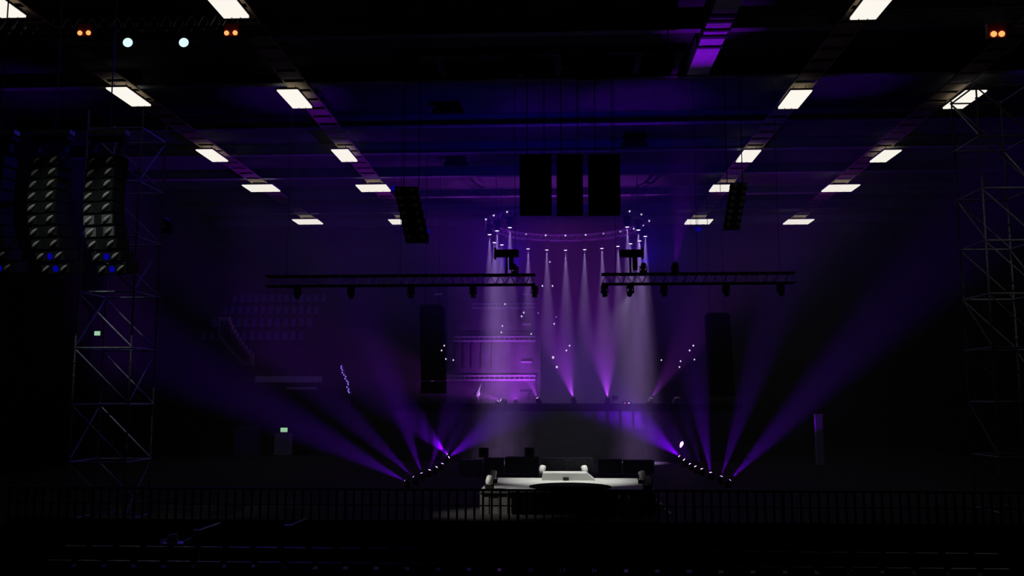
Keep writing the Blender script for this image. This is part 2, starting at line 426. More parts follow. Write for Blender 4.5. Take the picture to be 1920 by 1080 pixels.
for px, sgn in ringfix:
    d = 75.0 + sgn * 4
    for _ in range(6):
        x = (px - 1047) * d / 1700 * 1.0
        x = at(px, 430, d).x
        dx = max(-0.999, min(0.999, (x - RC.x) / RR)); d = 75.0 + sgn * RR * math.sqrt(1 - dx*dx)
    txt = ('%s from the speaker side on the round truss far arc' % ORD[far_n.index(px)]) if sgn > 0 else ('%s from the speaker side on the round truss near arc' % ORD[near_n.index(px)])
    moving_head('black light beaming straight down, ' + txt, 'white beam lights around the round truss',
                (RC.x + RR * dx, d, RZ - 0.05), (random.uniform(-.015, .015), random.uniform(-.03, .0), -1), hang=True, lens='ring', light=(C_RING, P_RING, 15.0, 1.0), scale=1.35)
    o = part('truss_lamp', MB().lathe([(0.02, -0.08), (0.08, -0.04), (0.08, 0.04), (0.02, 0.08)], 10, (RC.x + (RR+0.33)*dx, 75.0 + sgn*(RR - 0.33)*math.sqrt(1-dx*dx), RZ + 0.42)), E['bulb'], smooth=True)
    tag(o, 'tiny white lamp fixed to the round truss above the ' + txt.replace('counted', 'beam counted'), 'small lamp', 'tiny lamps on the round truss')
    o['label'] = 'tiny white lamp, %s' % txt
# three dark hanging speaker columns inside the ring
for (px0, px1, nm) in ((975, 1034, 'the one towards the gallery'), (1044, 1092, 'narrowest, in the middle of the three'), (1104, 1161, 'the one away from the gallery')):
    a, b = at(px0, 402, 47.1), at(px1, 298, 47.1)
    t = thing('speaker_column', 'black hanging speaker column above the round truss, ' + nm, 'speaker', ((a.x + b.x)/2, 47.1, a.z), 0, 'hanging columns above the round truss')
    H = (b.z - a.z) / 8
    for i in range(8):
        part('speaker_box', MB().box((0, 0, H*(i+0.5)), (b.x - a.x, 1.0, H - 0.03)), M['black'], t)
    part('bumper', MB().box((0, 0, H*8 + 0.08), (b.x - a.x, 0.8, 0.14)), M['blackmetal'], t)
    for s in (-1, 1):
        part('chain', MB().tube((s*0.45, 0, H*8 + 0.1), (s*0.45, 0, ZC - a.z), 0.025, 5), M['blackmetal'], t)

# ------------------------------------------------------------------ two dark trusses in front of the haze
def box_truss(x0, x1, y, z, h, label, group=None):
    t = thing('box_truss', label, 'truss', ((x0 + x1)/2, y, z), 0, group); L = (x1 - x0)/2
    for yy in (-h/2, h/2):
        part('top_chord', MB().tube((-L, yy, h/2), (L, yy, h/2), 0.06, 8), M['blackmetal'], t)
        part('bottom_chord', MB().tube((-L, yy, -h/2), (L, yy, -h/2), 0.05, 8), M['blackmetal'], t)
    n = max(2, int(2*L/h))
    for yy in (-h/2, h/2):
        lc = MB()
        for i in range(n):
            a, b, c = -L + 2*L*i/n, -L + 2*L*(i+0.5)/n, -L + 2*L*(i+1)/n
            lc.tube((a, yy, -h/2), (b, yy, h/2), 0.022, 5).tube((b, yy, h/2), (c, yy, -h/2), 0.022, 5)
        part('lacing', lc, M['alu'], t)
    for s in (-0.85, 0.0, 0.85):
        part('chain', MB().tube((s*L, 0, h/2), (s*L, 0, ZC - z), 0.015, 5), M['blackmetal'], t)
    return t
TD = 51.5
pa, pb = at(500, 528, TD), at(1004, 528, TD)
pc, pd = at(1128, 528, TD), at(1490, 528, TD)
TZ = pa.z
box_truss(pa.x, pb.x, TD, TZ, 0.56, 'long black truss in front of the gallery, the longer of two in line', 'pair of dark trusses in line')
box_truss(pc.x, pd.x, TD, TZ, 0.56, 'black truss past the gap, the shorter of two in line', 'pair of dark trusses in line')
hung = [(560, 'first from the outer end of the longer dark truss'), (660, 'second from the outer end of the longer dark truss'), (772, 'third from the outer end of the longer dark truss'),
        (888, 'next to last on the longer dark truss'), (1003, 'at the inner tip of the longer dark truss'),
        (1133, 'at the inner tip of the shorter dark truss'), (1244, 'second from the inner tip of the shorter dark truss'), (1360, 'third from the inner tip of the shorter dark truss'), (1462, 'at the outer end of the shorter dark truss')]
for px, txt in hung:
    w = at(px, 540, TD)
    moving_head('unlit black moving light hanging ' + txt, 'unlit lights under the dark trusses', (w.x, TD - 0.2, TZ - 0.28 - 0.09 - 0.02), (0.15*random.uniform(-1, 1), -0.25, -1), hang=True, scale=1.0)
for pxa, pxb, txt in ((927, 971, 'longer'), (1160, 1201, 'shorter')):
    a, b = at(pxa, 482, TD), at(pxb, 470, TD); cx = (a.x + b.x)/2 + 0.05
    t = thing('followspot', 'black box on a short post above the %s dark truss' % txt, 'spotlight', (cx, TD, TZ + 0.3), 0, 'boxes above the dark trusses')
    part('body', MB().box((0, 0, a.z + 0.2 - TZ - 0.3), (b.x - a.x, 0.5, 0.40)), M['blackmetal'], t, bevel=0.03)
    part('end_cap', MB().box((0.68 * (1 if txt == 'shorter' else -1), 0, a.z + 0.2 - TZ - 0.3), (0.10, 0.6, 0.62)), M['blackmetal'], t)
    part('post', MB().tube((-0.02, 0, 0), (-0.02, 0, a.z - TZ - 0.28), 0.06), M['blackmetal'], t)
    part('barrel', MB().lathe([(0.10, -0.38), (0.13, -0.36), (0.14, 0.3), (0.12, 0.38)], 14, (0.25, 0, a.z - TZ - 0.68)), M['blackmetal'], t, smooth=True)
# speaker clusters high on both sides, speckled with blue
for (px0, px1, py0, py1, txt) in ((735, 806, 352, 455, SPK), (1356, 1402, 345, 430, BARE)):
    a, b = at(px0, py1, 47), at(px1, py0, 47)
    t = thing('speaker_cluster', 'dark hanging speaker cluster with blue glints, on ' + txt, 'speaker', ((a.x + b.x)/2, 47, a.z), 0, 'hanging clusters in front of the lamps')
    n = 7; H = (b.z - a.z)/n; W = (b.x - a.x) * 0.62
    for i in range(n):
        sh = (i - n/2) / n * (b.x - a.x) * (-0.35 if txt == SPK else 0.35)
        part('speaker_box', MB().box((sh, 0, H*(i+0.5)), (W, 0.9, H - 0.05), Matrix.Rotation(0.12 if txt == SPK else -0.12, 3, 'Z')), M['blackmetal'], t)
        for s in (-0.3, 0.3):
            part('cone', MB().lathe([(0.13, 0), (0.08, 0.05)], 10, (sh + s*W, -0.48, H*(i+0.5)), Matrix.Rotation(PI/2, 3, 'X')), M['cone'], t)
    for s in (-0.4, 0.4):
        part('chain', MB().tube((s, 0, H*n), (s, 0, ZC - a.z), 0.025, 5), M['blackmetal'], t)
for (px, py, d, txt) in ((739, 353, 61, 'beside the inner lamp row on ' + SPK), (800, 433, 61, 'below the speaker cluster on ' + SPK), (1383, 354, 61, 'over the end of a strip lamp on ' + BARE), (1309, 430, 61, 'under the last strip lamp on ' + BARE)):
    w = at(px, py, d)
    t = thing('blue_marker_lamp', 'small deep blue lamp hanging ' + txt, 'small lamp', w, 0, 'deep blue lamps')
    part('bulb', MB().lathe([(0.05, -0.16), (0.18, -0.08), (0.18, 0.08), (0.05, 0.16)], 12), E['blueglow'], t, smooth=True)
    part('cord', MB().tube((0, 0, 0.15), (0, 0, ZC - w.z), 0.012, 5), M['blackmetal'], t)

# ------------------------------------------------------------------ violet floor lights in two receding rows
sideL = [(764, 899, (-0.80, -0.07, 0.42), 12, 1.0), (779, 893, (-0.62, -0.07, 0.58), 11, 0.9), (792, 887, (-0.28, -0.07, 0.8), 12, 0.8), (804, 881, (0.28, -0.06, 0.8), 14, 0.7),
         (816, 875, (0.5, -0.06, 0.7), 12, 0.45), (828, 869, (0.3, -0.06, 0.8), 13, 0.4), (838, 858, (0.82, -0.05, 0.62), 22, 0.8), (842, 853, (-0.62, -0.06, 0.62), 22, 0.8)]
sideR = [(1365, 899, (0.62, -0.07, 0.66), 12, 1.0), (1351, 893, (0.28, -0.07, 0.84), 11, 0.9), (1333, 886, (-0.14, -0.07, 0.9), 13, 0.8), (1317, 879, (-0.25, -0.07, 0.8), 12, 0.4),
         (1306, 874, (-0.4, -0.07, 0.7), 13, 0.4), (1296, 869, (-0.5, -0.06, 0.7), 14, 0.4), (1286, 863, (-0.6, -0.06, 0.6), 15, 0.4), (1277, 856, (-0.75, -0.05, 0.62), 26, 1.0), (1272, 851, (0.05, -0.05, 0.9), 34, 1.2)]
for lst, nm in ((sideL, SPK), (sideR, BARE)):
    for i, (px, py, aim, deg, k) in enumerate(lst):
        w = atz(px, py, 0.45)
        moving_head('violet floor light, %s from the near end of the row on %s' % (ORD[i], nm), 'violet floor lights along both sides',
                    (w.x, w.y, 0), aim, lens='side', light=(C_SIDE, P_SIDE * k * (1.7 if i < 3 else 1.0) * (deg/14.0)**1.5, deg*1.7, 1.0), scale=0.75 if i < 6 else 0.9)
w = at(1278, 833, 66); 
t = thing('raised_lamp', 'single violet lamp raised on a pole above the far end of the floor row', 'stage light', (w.x, w.y, 0))
part('pole', MB().tube((0, 0, 0), (0, 0, w.z - 0.1), 0.04), M['blackmetal'], t)
part('lamp', MB().lathe([(0.03, -0.24), (0.09, -0.1), (0.11, 0.1), (0.04, 0.2)], 12, (0, 0, w.z), Matrix.Rotation(0.4, 3, 'Y')), E['side'], t, smooth=True)

# ------------------------------------------------------------------ white B-stage near the audience
BZ, BY0, BY1 = 1.0, 39.8, 46.2
bx0, bx1 = atz(912, 905, BZ).x, atz(1213, 905, BZ).x
t = thing('small_stage', 'low white-topped stage in front of the hall railing', 'stage', ((bx0 + bx1)/2, BY0, 0))
L = (bx1 - bx0)/2
part('deck', MB().span((-L, 0, BZ - 0.12), (L, BY1 - BY0, BZ)), M['deck'], t)
sk = MB()
for i in range(int(2*L/0.4)):
    x = -L + 0.2 + i*0.4
    sk.box((x, 0.06 + 0.02*(i % 2), (BZ - 0.12)/2), (0.38, 0.04, BZ - 0.12))
sk.span((-L, 0.1, 0), (-L + 0.05, BY1 - BY0, BZ - 0.12)).span((L - 0.05, 0.1, 0), (L, BY1 - BY0, BZ - 0.12))
part('skirt', sk, M['skirt'], t)
part('edge_trim', MB().span((-L, -0.03, BZ - 0.1), (L, 0.0, BZ - 0.02)), M['alu'], t)
cx = atz(1068, 906, BZ).x
o = part('round_mat', MB().lathe([(1.85, 0), (1.85, 0.02)], 48, (cx, BY0 + 1.92, BZ)), M['black'])
tag(o, 'round black mat at the front of the white small stage', 'mat')
o = part('front_cloth', MB().span((cx - 2.1, BY0 - 0.09, 0), (cx + 1.9, BY0 - 0.04, BZ - 0.04)), M['black'])
tag(o, 'black cloth hung over the front of the small stage below the round mat', 'cloth')
rx0, rx1 = at(1016, 890, BY1 - 0.6).x, at(1102, 890, BY1 - 0.6).x
t = thing('stage_riser', 'low white riser with slanted ends at the back of the small stage', 'stage riser', ((rx0 + rx1)/2, BY1 - 1.4, BZ))
W = (rx1 - rx0)/2
part('body', MB().prism([(-W, 0), (W + 0.35, 0), (W - 0.05, 0.34), (-W + 0.05, 0.34)], 0, 1.3), M['deck'], t)
part('cable_box', MB().box((0.05, -0.06, 0.1), (0.28, 0.12, 0.12)), M['blacksat'], t)
for (px, py, z, d, txt) in ((918, 903, BZ, 40.6, 'at the near stage corner on ' + SPK), (925, 893, BZ, 43.4, 'behind the corner one on ' + SPK),
                           (1017, 886, BZ, BY1 + 0.25, 'at the riser end nearer ' + SPK), (1096, 885, BZ, BY1 + 0.25, 'at the riser end nearer ' + BARE),
                           (1204, 893, BZ, 43.4, 'behind the corner one on ' + BARE), (1214, 903, BZ, 40.6, 'at the near stage corner on ' + BARE)):
    w = at(px, py, d)
    zz = BZ if d < BY1 else BZ
    moving_head('white-headed light on a black base, ' + txt, 'white-headed lights around the small stage', (w.x, d, zz if d < BY1 else 1.02), (0.2 if px < 1060 else -0.2, 0.35, 0.9), white=True, scale=0.95)
o = part('rear_plinth', MB().span((rx0 - 0.4, BY1 + 0.02, 0), (rx1 + 0.4, BY1 + 0.55, 1.02)), M['black'])
tag(o, 'low black plinth behind the small stage under two white-headed lights', 'plinth')
# flight cases between the two stages
for i, (px0, px1, py0, py1, d) in enumerate(((862, 905, 862, 895, 60), (908, 945, 858, 893, 60), (948, 1010, 856, 892, 60), (1016, 1060, 858, 882, 62), (1064, 1110, 858, 880, 62), (1122, 1165, 860, 892, 60), (1168, 1225, 862, 895, 60))):
    a, b = at(px0, py0, d), at(px1, py1, d)
    t = thing('flight_case', 'dark flight case between the two stages, %s of its line from %s' % (ORD[i], SPK), 'flight case', ((a.x + b.x)/2, d, 0), 0, 'flight cases between the stages')
    part('box', MB().box((0, 0, 0.12 + a.z/2 - 0.06), (b.x - a.x, 0.8, a.z - 0.12)), M['case'], t, bevel=0.03)
    for sx in (-1, 1):
        part('corner_trim', MB().box((sx*(b.x-a.x)/2, -0.4, a.z/2 + 0.06), (0.06, 0.06, a.z - 0.14)), M['galv'], t)
        part('caster', MB().tube((sx*(b.x-a.x)*0.38 - 0.03, -0.25, 0.06), (sx*(b.x-a.x)*0.38 + 0.03, -0.25, 0.06), 0.06, 10), M['blackmetal'], t)
for px, txt in ((907, 'on the flight case second from ' + SPK), (993, 'on the largest flight case')):
    w = at(px, 850, 60); zt = at(px, 858, 60).z
    t = thing('small_monitor', 'small grey box speaker ' + txt, 'speaker', (w.x, 60, zt + (0.0 if px > 950 else 0.0)), 0, 'small speakers on the flight cases')
    part('cabinet', MB().box((0, 0, 0.32), (0.62, 0.4, 0.64)), M['case'], t, bevel=0.03)
    part('cone', MB().lathe([(0.17, 0), (0.10, 0.04)], 14, (0, -0.21, 0.34), Matrix.Rotation(PI/2, 3, 'X')), M['black'], t)
# dark figure seen through the railing: black case, white pole for its lit edge
w = atz(990, 962, 0)
t = thing('lit_edge_pole', 'white bent pole for the lit edge of a dark figure behind the railing', 'pole', (w.x, w.y, 0))
part('pole', MB().path([(0.02, 0, 0), (0.0, 0, 0.45), (0.06, 0, 0.55), (0.06, 0, 0.85), (-0.1, 0, 1.0)], 0.045, 8), M['white'], t)
part('foot', MB().lathe([(0.2, 0), (0.18, 0.04)], 14), M['blackmetal'], t)
w = atz(968, 964, 0)
t = thing('figure_case', 'black upright case standing in for a dark figure behind the railing', 'case', (w.x, w.y, 0))
part('box', MB().box((0, 0, 0.45), (0.42, 0.4, 0.9)), M['black'], t, bevel=0.05)
part('lid', MB().box((0, 0, 0.93), (0.44, 0.42, 0.06)), M['black'], t)
for k, (pa_, pb_) in enumerate((((1231, 936), (1240, 946)), ((1247, 952), (1257, 963)))):
    a, b = atz(*pa_, 0.01), atz(*pb_, 0.01)
    o = part('floor_tape', MB().span((a.x - 0.06, a.y, 0.0), (a.x + 0.06, b.y, 0.012)), M['yellow'])
    tag(o, 'yellow tape dash on the dark floor, the %s of two beside the small stage' % ('farther' if k == 0 else 'nearer'), 'floor tape', 'yellow tape dashes')

# ------------------------------------------------------------------ scaffold towers
def tower(x0, x1, y0, y1, z0s, step, top, label, arm=None):
    t = thing('scaffold_tower', label, 'scaffold tower', ((x0 + x1)/2, (y0 + y1)/2, 0), 0, 'scaffold towers')
    cx_, cy_ = (x0 + x1)/2, (y0 + y1)/2
    cs = [(x0, y0), (x1, y0), (x0, y1), (x1, y1)]
    for (x, y) in cs:
        m = MB().tube((x - cx_, y - cy_, 0.05), (x - cx_, y - cy_, top), 0.035, 8)
        z = z0s
        while z < top:
            m.lathe([(0.07, -0.02), (0.07, 0.02)], 8, (x - cx_, y - cy_, z)); z += step / 4
        part('upright_post', m, M['galv'], t)
        part('base_plate', MB().box((x - cx_, y - cy_, 0.03), (0.18, 0.18, 0.06)), M['galv'], t)
    z = z0s; k = 0
    hx, hy = (x1 - x0)/2, (y1 - y0)/2
    while z < top + 0.01:
        for (a, b) in (((-hx, -hy), (hx, -hy)), ((-hx, hy), (hx, hy)), ((-hx, -hy), (-hx, hy)), ((hx, -hy), (hx, hy))):
            part('ledger', MB().tube((*a, z), (*b, z), 0.034, 8), M['galv'], t)
        if z + step < top + 0.3:
            for y in (-hy, hy):
                part('diagonal_brace', MB().tube((-hx, y, z + step - 0.05), (hx, y, z + 0.05), 0.03, 6), M['galv'], t)
            for x in ((-hx,) if k % 2 else (hx,)):
                part('diagonal_brace', MB().tube((x, hy, z + step - 0.05), (x, -hy, z + 0.05), 0.03, 6), M['galv'], t)
        z += step; k += 1
    return t
TL0, TL1 = at(141.5, 651, 33), at(246, 651, 33)
zl = [at(145, y, 33).z for y in (547, 652)]
tower(TL0.x, TL1.x, 33, 35.07, zl[1] % (zl[0]-zl[1]), zl[0]-zl[1], 16.0, 'grey scaffold tower hung with speaker arrays')
TR0, TR1 = at(1806, 562, 37), at(1901, 562, 37)
zr = [at(1806, y, 37).z for y in (562, 657)]
tower(TR0.x, TR1.x, 34.8, 37, zr[1] % (zr[0]-zr[1]), zr[0]-zr[1], 17.1, 'bare grey scaffold tower without speakers')

# ------------------------------------------------------------------ hanging line arrays
BOXM = MB().prism([(-0.64, -0.2), (0.64, -0.2), (0.64, 0.2), (-0.64, 0.2)], -0.3, 0.35).mesh('speaker_box', M['speaker'], bevel=0.02)
CONEM = [[MB().box((s*0.39, -0.31, 0), (0.46, 0.03, 0.33)).mesh('cone_panel', M[mm], bevel=0.01) for s in (-1, 1)] for mm in ('grille', 'cone')]  # second set is coloured paler, so its rows look lit
HORNM = [MB().lathe([(0.015, -0.19), (0.055, -0.11), (0.075, 0.0), (0.055, 0.11), (0.015, 0.19)], 10, (s*0.39, -0.345, 0), Matrix.Rotation(math.radians(52), 3, 'Y')).mesh('horn', M['horn'], smooth=True) for s in (-1, 1)]
BLUE_REFL = MB().lathe([(0.12, 0), (0.10, 0.02)], 16, (0, -0.305, 0), Matrix.Rotation(PI/2, 3, 'X')).mesh('blue_reflection', E['blueglow'])  # glowing disc standing for blue light reflected off the lowest boxes
def line_array(pxc, pale, label):
    d = 31.2; top = at(pxc, 292, d)
    t = thing('line_array', label, 'speaker array', (top.x, d, top.z), 0, 'hanging line arrays on the tower')
    part('bumper', MB().box((0, 0.02, 0.62), (1.3, 0.5, 0.12)).box((-0.5, 0, 0.35), (0.08, 0.3, 0.5)).box((0.5, 0, 0.35), (0.08, 0.3, 0.5)), M['blackmetal'], t)
    part('hoist', MB().box((0, 0.05, 0.86), (1.35, 0.35, 0.16)), M['alu'], t)
    part('chain', MB().tube((0, 0.05, 0.9), (0, 0.05, ZC - top.z), 0.025, 5), M['blackmetal'], t)
    p = Vector((0, 0, 0)); tilt = [0, 0, 0, 0, 1, 3, 6, 10, 14, 18]
    offs = [0, -0.02, -0.04, -0.05, -0.04, 0.0, 0.07, 0.15, 0.30, 0.48]
    zz = -0.28
    for i in range(10):
        rz = math.radians(14)
        o = link('speaker_box', BOXM, t, (offs[i], offs[i]*0.5, zz), None)
        o.rotation_euler = (math.radians(tilt[i]) * 0.6, 0, -rz)
        for s in (0, 1):
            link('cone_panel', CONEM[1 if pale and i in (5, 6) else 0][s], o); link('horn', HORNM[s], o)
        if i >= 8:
            link('blue_reflection', BLUE_REFL, o)
        zz -= 0.424
    return t
line_array(98, 0, 'black hanging line array between two others on the scaffold tower')
line_array(202, 1, 'black hanging line array with two rows of panels coloured pale grey as if lit')
line_array(-6, 0, 'black hanging line array cut off by the picture edge')

# ------------------------------------------------------------------ floodlights and amber lamps on a high truss
FD = 40.0
bt = box_truss(at(-60, 70, FD).x, at(480, 70, FD).x, FD + 0.8, at(200, 48, FD + 0.8).z, 0.6, 'high dark truss with floodlights above the speaker arrays')
for px, py, txt in ((239, 79, 'farther from the gallery'), (344, 79, 'nearer the gallery')):
    w = at(px, py, FD)
    aim = (CAM - w).normalized()
    t = thing('floodlight', 'round cold white floodlight on the high truss, ' + txt, 'floodlight', w, 0, 'round floodlights on the high truss')
    q = Vector((0, 0, 1)).rotation_difference((aim + Vector((0.25, 0.3, -0.35))).normalized())
    t.rotation_mode = 'QUATERNION'; t.rotation_quaternion = q
    part('housing', MB().lathe([(0.10, -0.45), (0.22, -0.4), (0.25, -0.1), (0.26, 0.04), (0.23, 0.04)], 20), M['blackmetal'], t, smooth=True)
    part('lens', MB().lathe([(0.225, 0.0), (0.225, 0.05), (0.12, 0.07)], 20), E['flood'], t)
    qi = q.inverted()
    part('bracket', MB().tube((0, 0, -0.3), qi @ Vector((0, 0.5, bt.location.z - 0.3 - w.z)), 0.03), M['blackmetal'], t)
for pxs, py, d, txt in (((150, 166), 62, FD, 'on the high truss over the exit sign'), ((425, 441), 62, FD, 'on the high truss end towards the gallery'), ((1863, 1878), 64, 34, 'above the bare scaffold tower')):
    a, b = at(pxs[0], py, d), at(pxs[1], py, d)
    t = thing('blinder_lamp', 'dark red lamp with two amber lights, ' + txt, 'lamp', ((a.x + b.x)/2, d, a.z), 0, 'pairs of amber lights')
    part('case', MB().box((0, 0.12, 0.16), (0.70, 0.22, 0.62)), M['redcase'], t, bevel=0.02)
    for x in (a.x, b.x):
        part('bulb', MB().lathe([(0.11, -0.01), (0.11, 0.04), (0.06, 0.07)], 14, (x - (a.x + b.x)/2, 0, 0), Matrix.Rotation(PI/2, 3, 'X')), E['amber'], t)
    part('bracket', MB().tube((0, 0.2, 0.3), (0, 0.5, bt.location.z - 0.3 - a.z), 0.03) if d == FD else MB().tube((0, 0.2, 0.45), (0, 0.2, ZC - a.z), 0.03), M['blackmetal'], t)

# dark lighting grid over the middle of the hall with one pale panel
gz = at(1000, 120, 42).z
t = thing('lighting_grid', 'large dark lighting grid under the ceiling in the middle of the hall', 'lighting grid', (at(1010, 120, 42).x, 42, gz))
gm = MB()
for y in (-1.6, 1.6): gm.box((0, y, 0), (13.6, 0.35, 0.4))
for i in range(8): gm.box((-6.6 + i*1.886, 0, 0), (0.3, 3.2, 0.3))
part('frame', gm, M['blackmetal'], t)
for i, x in enumerate((-6.0, -3.4, -0.9, 2.6, 5.6)):
    part('hung_box', MB().box((x, -0.6 + 0.5*(i % 2), -0.45 + 0.1*(i % 3)), (1.4 + 0.3*(i % 2), 1.0, 0.5)), M['black'], t)
part('hanger', MB().tube((-6, 1.6, 0), (-6, 1.6, ZC - gz), 0.03).tube((6, 1.6, 0), (6, 1.6, ZC - gz), 0.03).tube((-6, -1.6, 0), (-6, -1.6, ZC - gz), 0.03).tube((6, -1.6, 0), (6, -1.6, ZC - gz), 0.03), M['blackmetal'], t)
w = at(1066, 107, 41)
o = part('pale_panel', MB().box((w.x, 40.2, gz - 0.02 - 0.0), (1.65, 0.06, 0.22)), M['galv'])
tag(o, 'narrow pale panel on the front of the dark lighting grid', 'panel')
# pale duct along the ceiling, picked out in violet
a, b = atz(1300, 142, 22.3), atz(1366, 10, 22.3)
t = thing('ceiling_duct', 'pale ceiling duct lit violet between dark bands near the lighting grid', 'duct', ((a.x + b.x)/2 + 0.1, (a.y + b.y)/2 - 3, 22.75))
DL = abs(a.y - b.y) + 6
part('duct_body', MB().box((0, 0, 0), (1.15, DL, 0.8)), M['duct'], t)
for i, fy in enumerate((3.7, 4.15, 5.2, 7.2, 7.8, 8.8, 9.6, 10.9)):
    part('band', MB().box((0, -DL/2 + fy, -0.02), (1.3, 0.22 + 0.1*(i % 3 == 0), 0.9)), M['blackmetal'], t)
# dark hoist motors near the ceiling
for (px, py, d, txt) in ((840, 198, 55, 'beside the inner lamp row on %s' % SPK), (855, 300, 68, 'ahead of the round truss on ' + SPK), (1190, 262, 62, 'ahead of the round truss on ' + BARE)):
    w = at(px, py, d)
    t = thing('chain_hoist', 'dark rounded chain hoist, ' + txt, 'hoist', w, 0, 'hoists under the ceiling')
    part('motor', MB().tube((-0.75, 0, 0), (0.75, 0, 0), 0.42, 16).box((0, 0, -0.35), (1.9, 0.6, 0.18)), M['black'], t)
    part('chain', MB().tube((0, 0, 0.3), (0, 0, ZC - w.z), 0.03, 5), M['blackmetal'], t)

# ------------------------------------------------------------------ side stands, exit signs, doors
sx0, sx1 = at(418, 600, 86).x, at(604, 600, 86).x
st = MB()
tiers = [(9.7, 80.5), (11.1, 83.0), (12.5, 85.5), (13.9, 88.0)]
for z, y in tiers: st.span((sx0 - 1, y - 1.1, z - 1.4), (sx1 + 0.4, YB, z))
struct('wall_stand', st, M['wall'])
SEAT_A = (MB().box((0, 0, 0.45), (0.42, 0.42, 0.07)).mesh('seat', M['seatpale'], bevel=0.02),
          MB().box((0, 0.22, 0.85), (0.42, 0.06, 0.75)).mesh('backrest', M['seatpale'], bevel=0.02),
          MB().box((-0.16, 0.1, 0.21), (0.05, 0.3, 0.42)).box((0.16, 0.1, 0.21), (0.05, 0.3, 0.42)).box((0, 0.1, 0.40), (0.3, 0.05, 0.04)).mesh('frame', M['blackmetal']))
for r, (z, y) in enumerate(tiers):
    n = 13
    for i in range(n):
        x = sx0 + 0.4 + (sx1 - sx0 - 0.8) * i / (n - 1)
        t = thing('stadium_chair', 'blue stadium chair, %s from the aisle in the %s row up' % (ORD[n - 1 - i], ORD[r]), 'seat', (x, y - 0.3, z), 0, 'seats of the far corner stand')
        link('seat', SEAT_A[0], t); link('backrest', SEAT_A[1], t); link('frame', SEAT_A[2], t)
for (pxa, pxb, py, h, txt) in ((478, 602, 711, 0.55, 'upper and brighter'), (536, 592, 728, 0.18, 'lower and thinner')):
    a, b = at(pxa, py, 79), at(pxb, py, 79)
    o = part('stand_parapet', MB().box(((a.x + b.x)/2, 79.2, a.z), (b.x - a.x, 0.3, h)), M['rail'])
    tag(o, 'violet-lit parapet bar below the far corner stand, the %s of two' % txt, 'parapet', 'parapet bars below the stand')
struct('wall_stand_base', MB().span((sx0 - 1, 79.4, 0), (sx1 + 0.4, YB, 8.3)), M['wall'])
# stair edge with sparkling step lights
a, b = at(640, 683, 78), at(659, 742, 78)
t = thing('stair_rail', 'steep stair rail sparkling with violet step lights beside the far corner stand', 'stair rail', (a.x, 78, 0))
part('stringer', MB().tube((0, 0, a.z), (b.x - a.x, 0, b.z), 0.12, 8), M['case'], t)
part('post', MB().tube((b.x - a.x, 0, 0), (b.x - a.x, 0, b.z), 0.05).tube((0, 0, 0), (0, 0, a.z), 0.05), M['blackmetal'], t)
for i in range(14):
    f = 0.06 + 0.9*(i + 0.5*random.random())/14
    part('step_light', MB().box(((b.x - a.x)*f + random.uniform(-0.12, 0.12), -0.16, a.z + (b.z - a.z)*f), (0.09, 0.06, 0.12)), E['tape'], t)
# blue-lit end wall of the stand (curved)
cw = MB()
for i in range(10):
    f = i/9; p0 = at(424 + 44*f**1.3, 612 + 62*f, 79)
    cw.box((p0.x, 79 - 0.4, p0.z), (0.9, 0.5, 1.6 - 0.6*f))
o = part('stand_end_wall', cw, M['concrete']); tag(o, 'curved pale end wall sweeping down below the far corner stand', 'stand wall')
# exit signs
for (px0, px1, py0, py1, d, txt) in ((177, 188, 621, 629, 60, 'seen through the scaffold tower'), (526, 539, 802, 810, 78, 'over the blue doorway')):
    a, b = at(px0, py1, d), at(px1, py0, d)
    t = thing('exit_sign', 'small green exit sign ' + txt, 'exit sign', ((a.x + b.x)/2, d, a.z), 0, 'green exit signs')
    part('case', MB().box((0, 0.08, (b.z - a.z)/2), (b.x - a.x + 0.06, 0.14, b.z - a.z + 0.06)), M['blackmetal'], t)
    part('sign_face', MB().box((0, -0.01, (b.z - a.z)/2), (b.x - a.x, 0.04, b.z - a.z)), E['exit'], t)
    part('bracket', MB().tube((0, 0.1, b.z - a.z), (0, 0.1, ZC - a.z), 0.02), M['blackmetal'], t) if d == 60 else part('bracket', MB().box((0, 0.8, (b.z-a.z)/2), (0.06, 1.3, 0.06)), M['blackmetal'], t)
a, b = at(512, 845, 79), at(546, 812, 79)
dm = MB().span((a.x, 79.25, 0.0), (b.x, 79.42, b.z))
o = struct('door_1', dm, M['rail']); 
a, b = at(436, 865, 79), at(486, 800, 79)
o = struct('door_2', MB().span((a.x, 79.25, 0.0), (b.x, 79.42, b.z)), M['seatpale'])
# upright banner post by the bare side
a, b = at(1531, 868, 70), at(1541, 781, 70)
t = thing('light_column', 'slim upright column glowing deep violet at the top, near the bare side', 'column', ((a.x + b.x)/2, 70, 0))
part('column', MB().box((0, 0, b.z/2), (b.x - a.x, 0.4, b.z)), M['rail'], t)
part('cap', MB().box((0, -0.02, b.z + 0.1), (b.x - a.x + 0.05, 0.45, 0.2)), M['rail'], t)
# violet ledge boxes beside the far floor row
for (px0, px1, py0, py1, d, txt) in ((1354, 1388, 800, 807, 80, 'longer upper ledge'), (1352, 1372, 842, 858, 74, 'square block below the ledge'), (1306, 1324, 809, 815, 80, 'small dim ledge')):
    a, b = at(px0, py1, d), at(px1, py0, d)
    o = part('side_block', MB().span((a.x, d, 0 if py1 > 830 else a.z), (b.x, d + 1.0, b.z)) if py1 > 830 else MB().span((a.x, d, a.z), (b.x, d + 1.0, b.z)).span((a.x + 0.2, d + 0.3, 0), (b.x - 0.2, d + 0.7, a.z)), M['concrete'])
    tag(o, 'violet-lit %s beside the floor lights on %s' % (txt, BARE), 'stage block', 'blocks behind the floor lights')

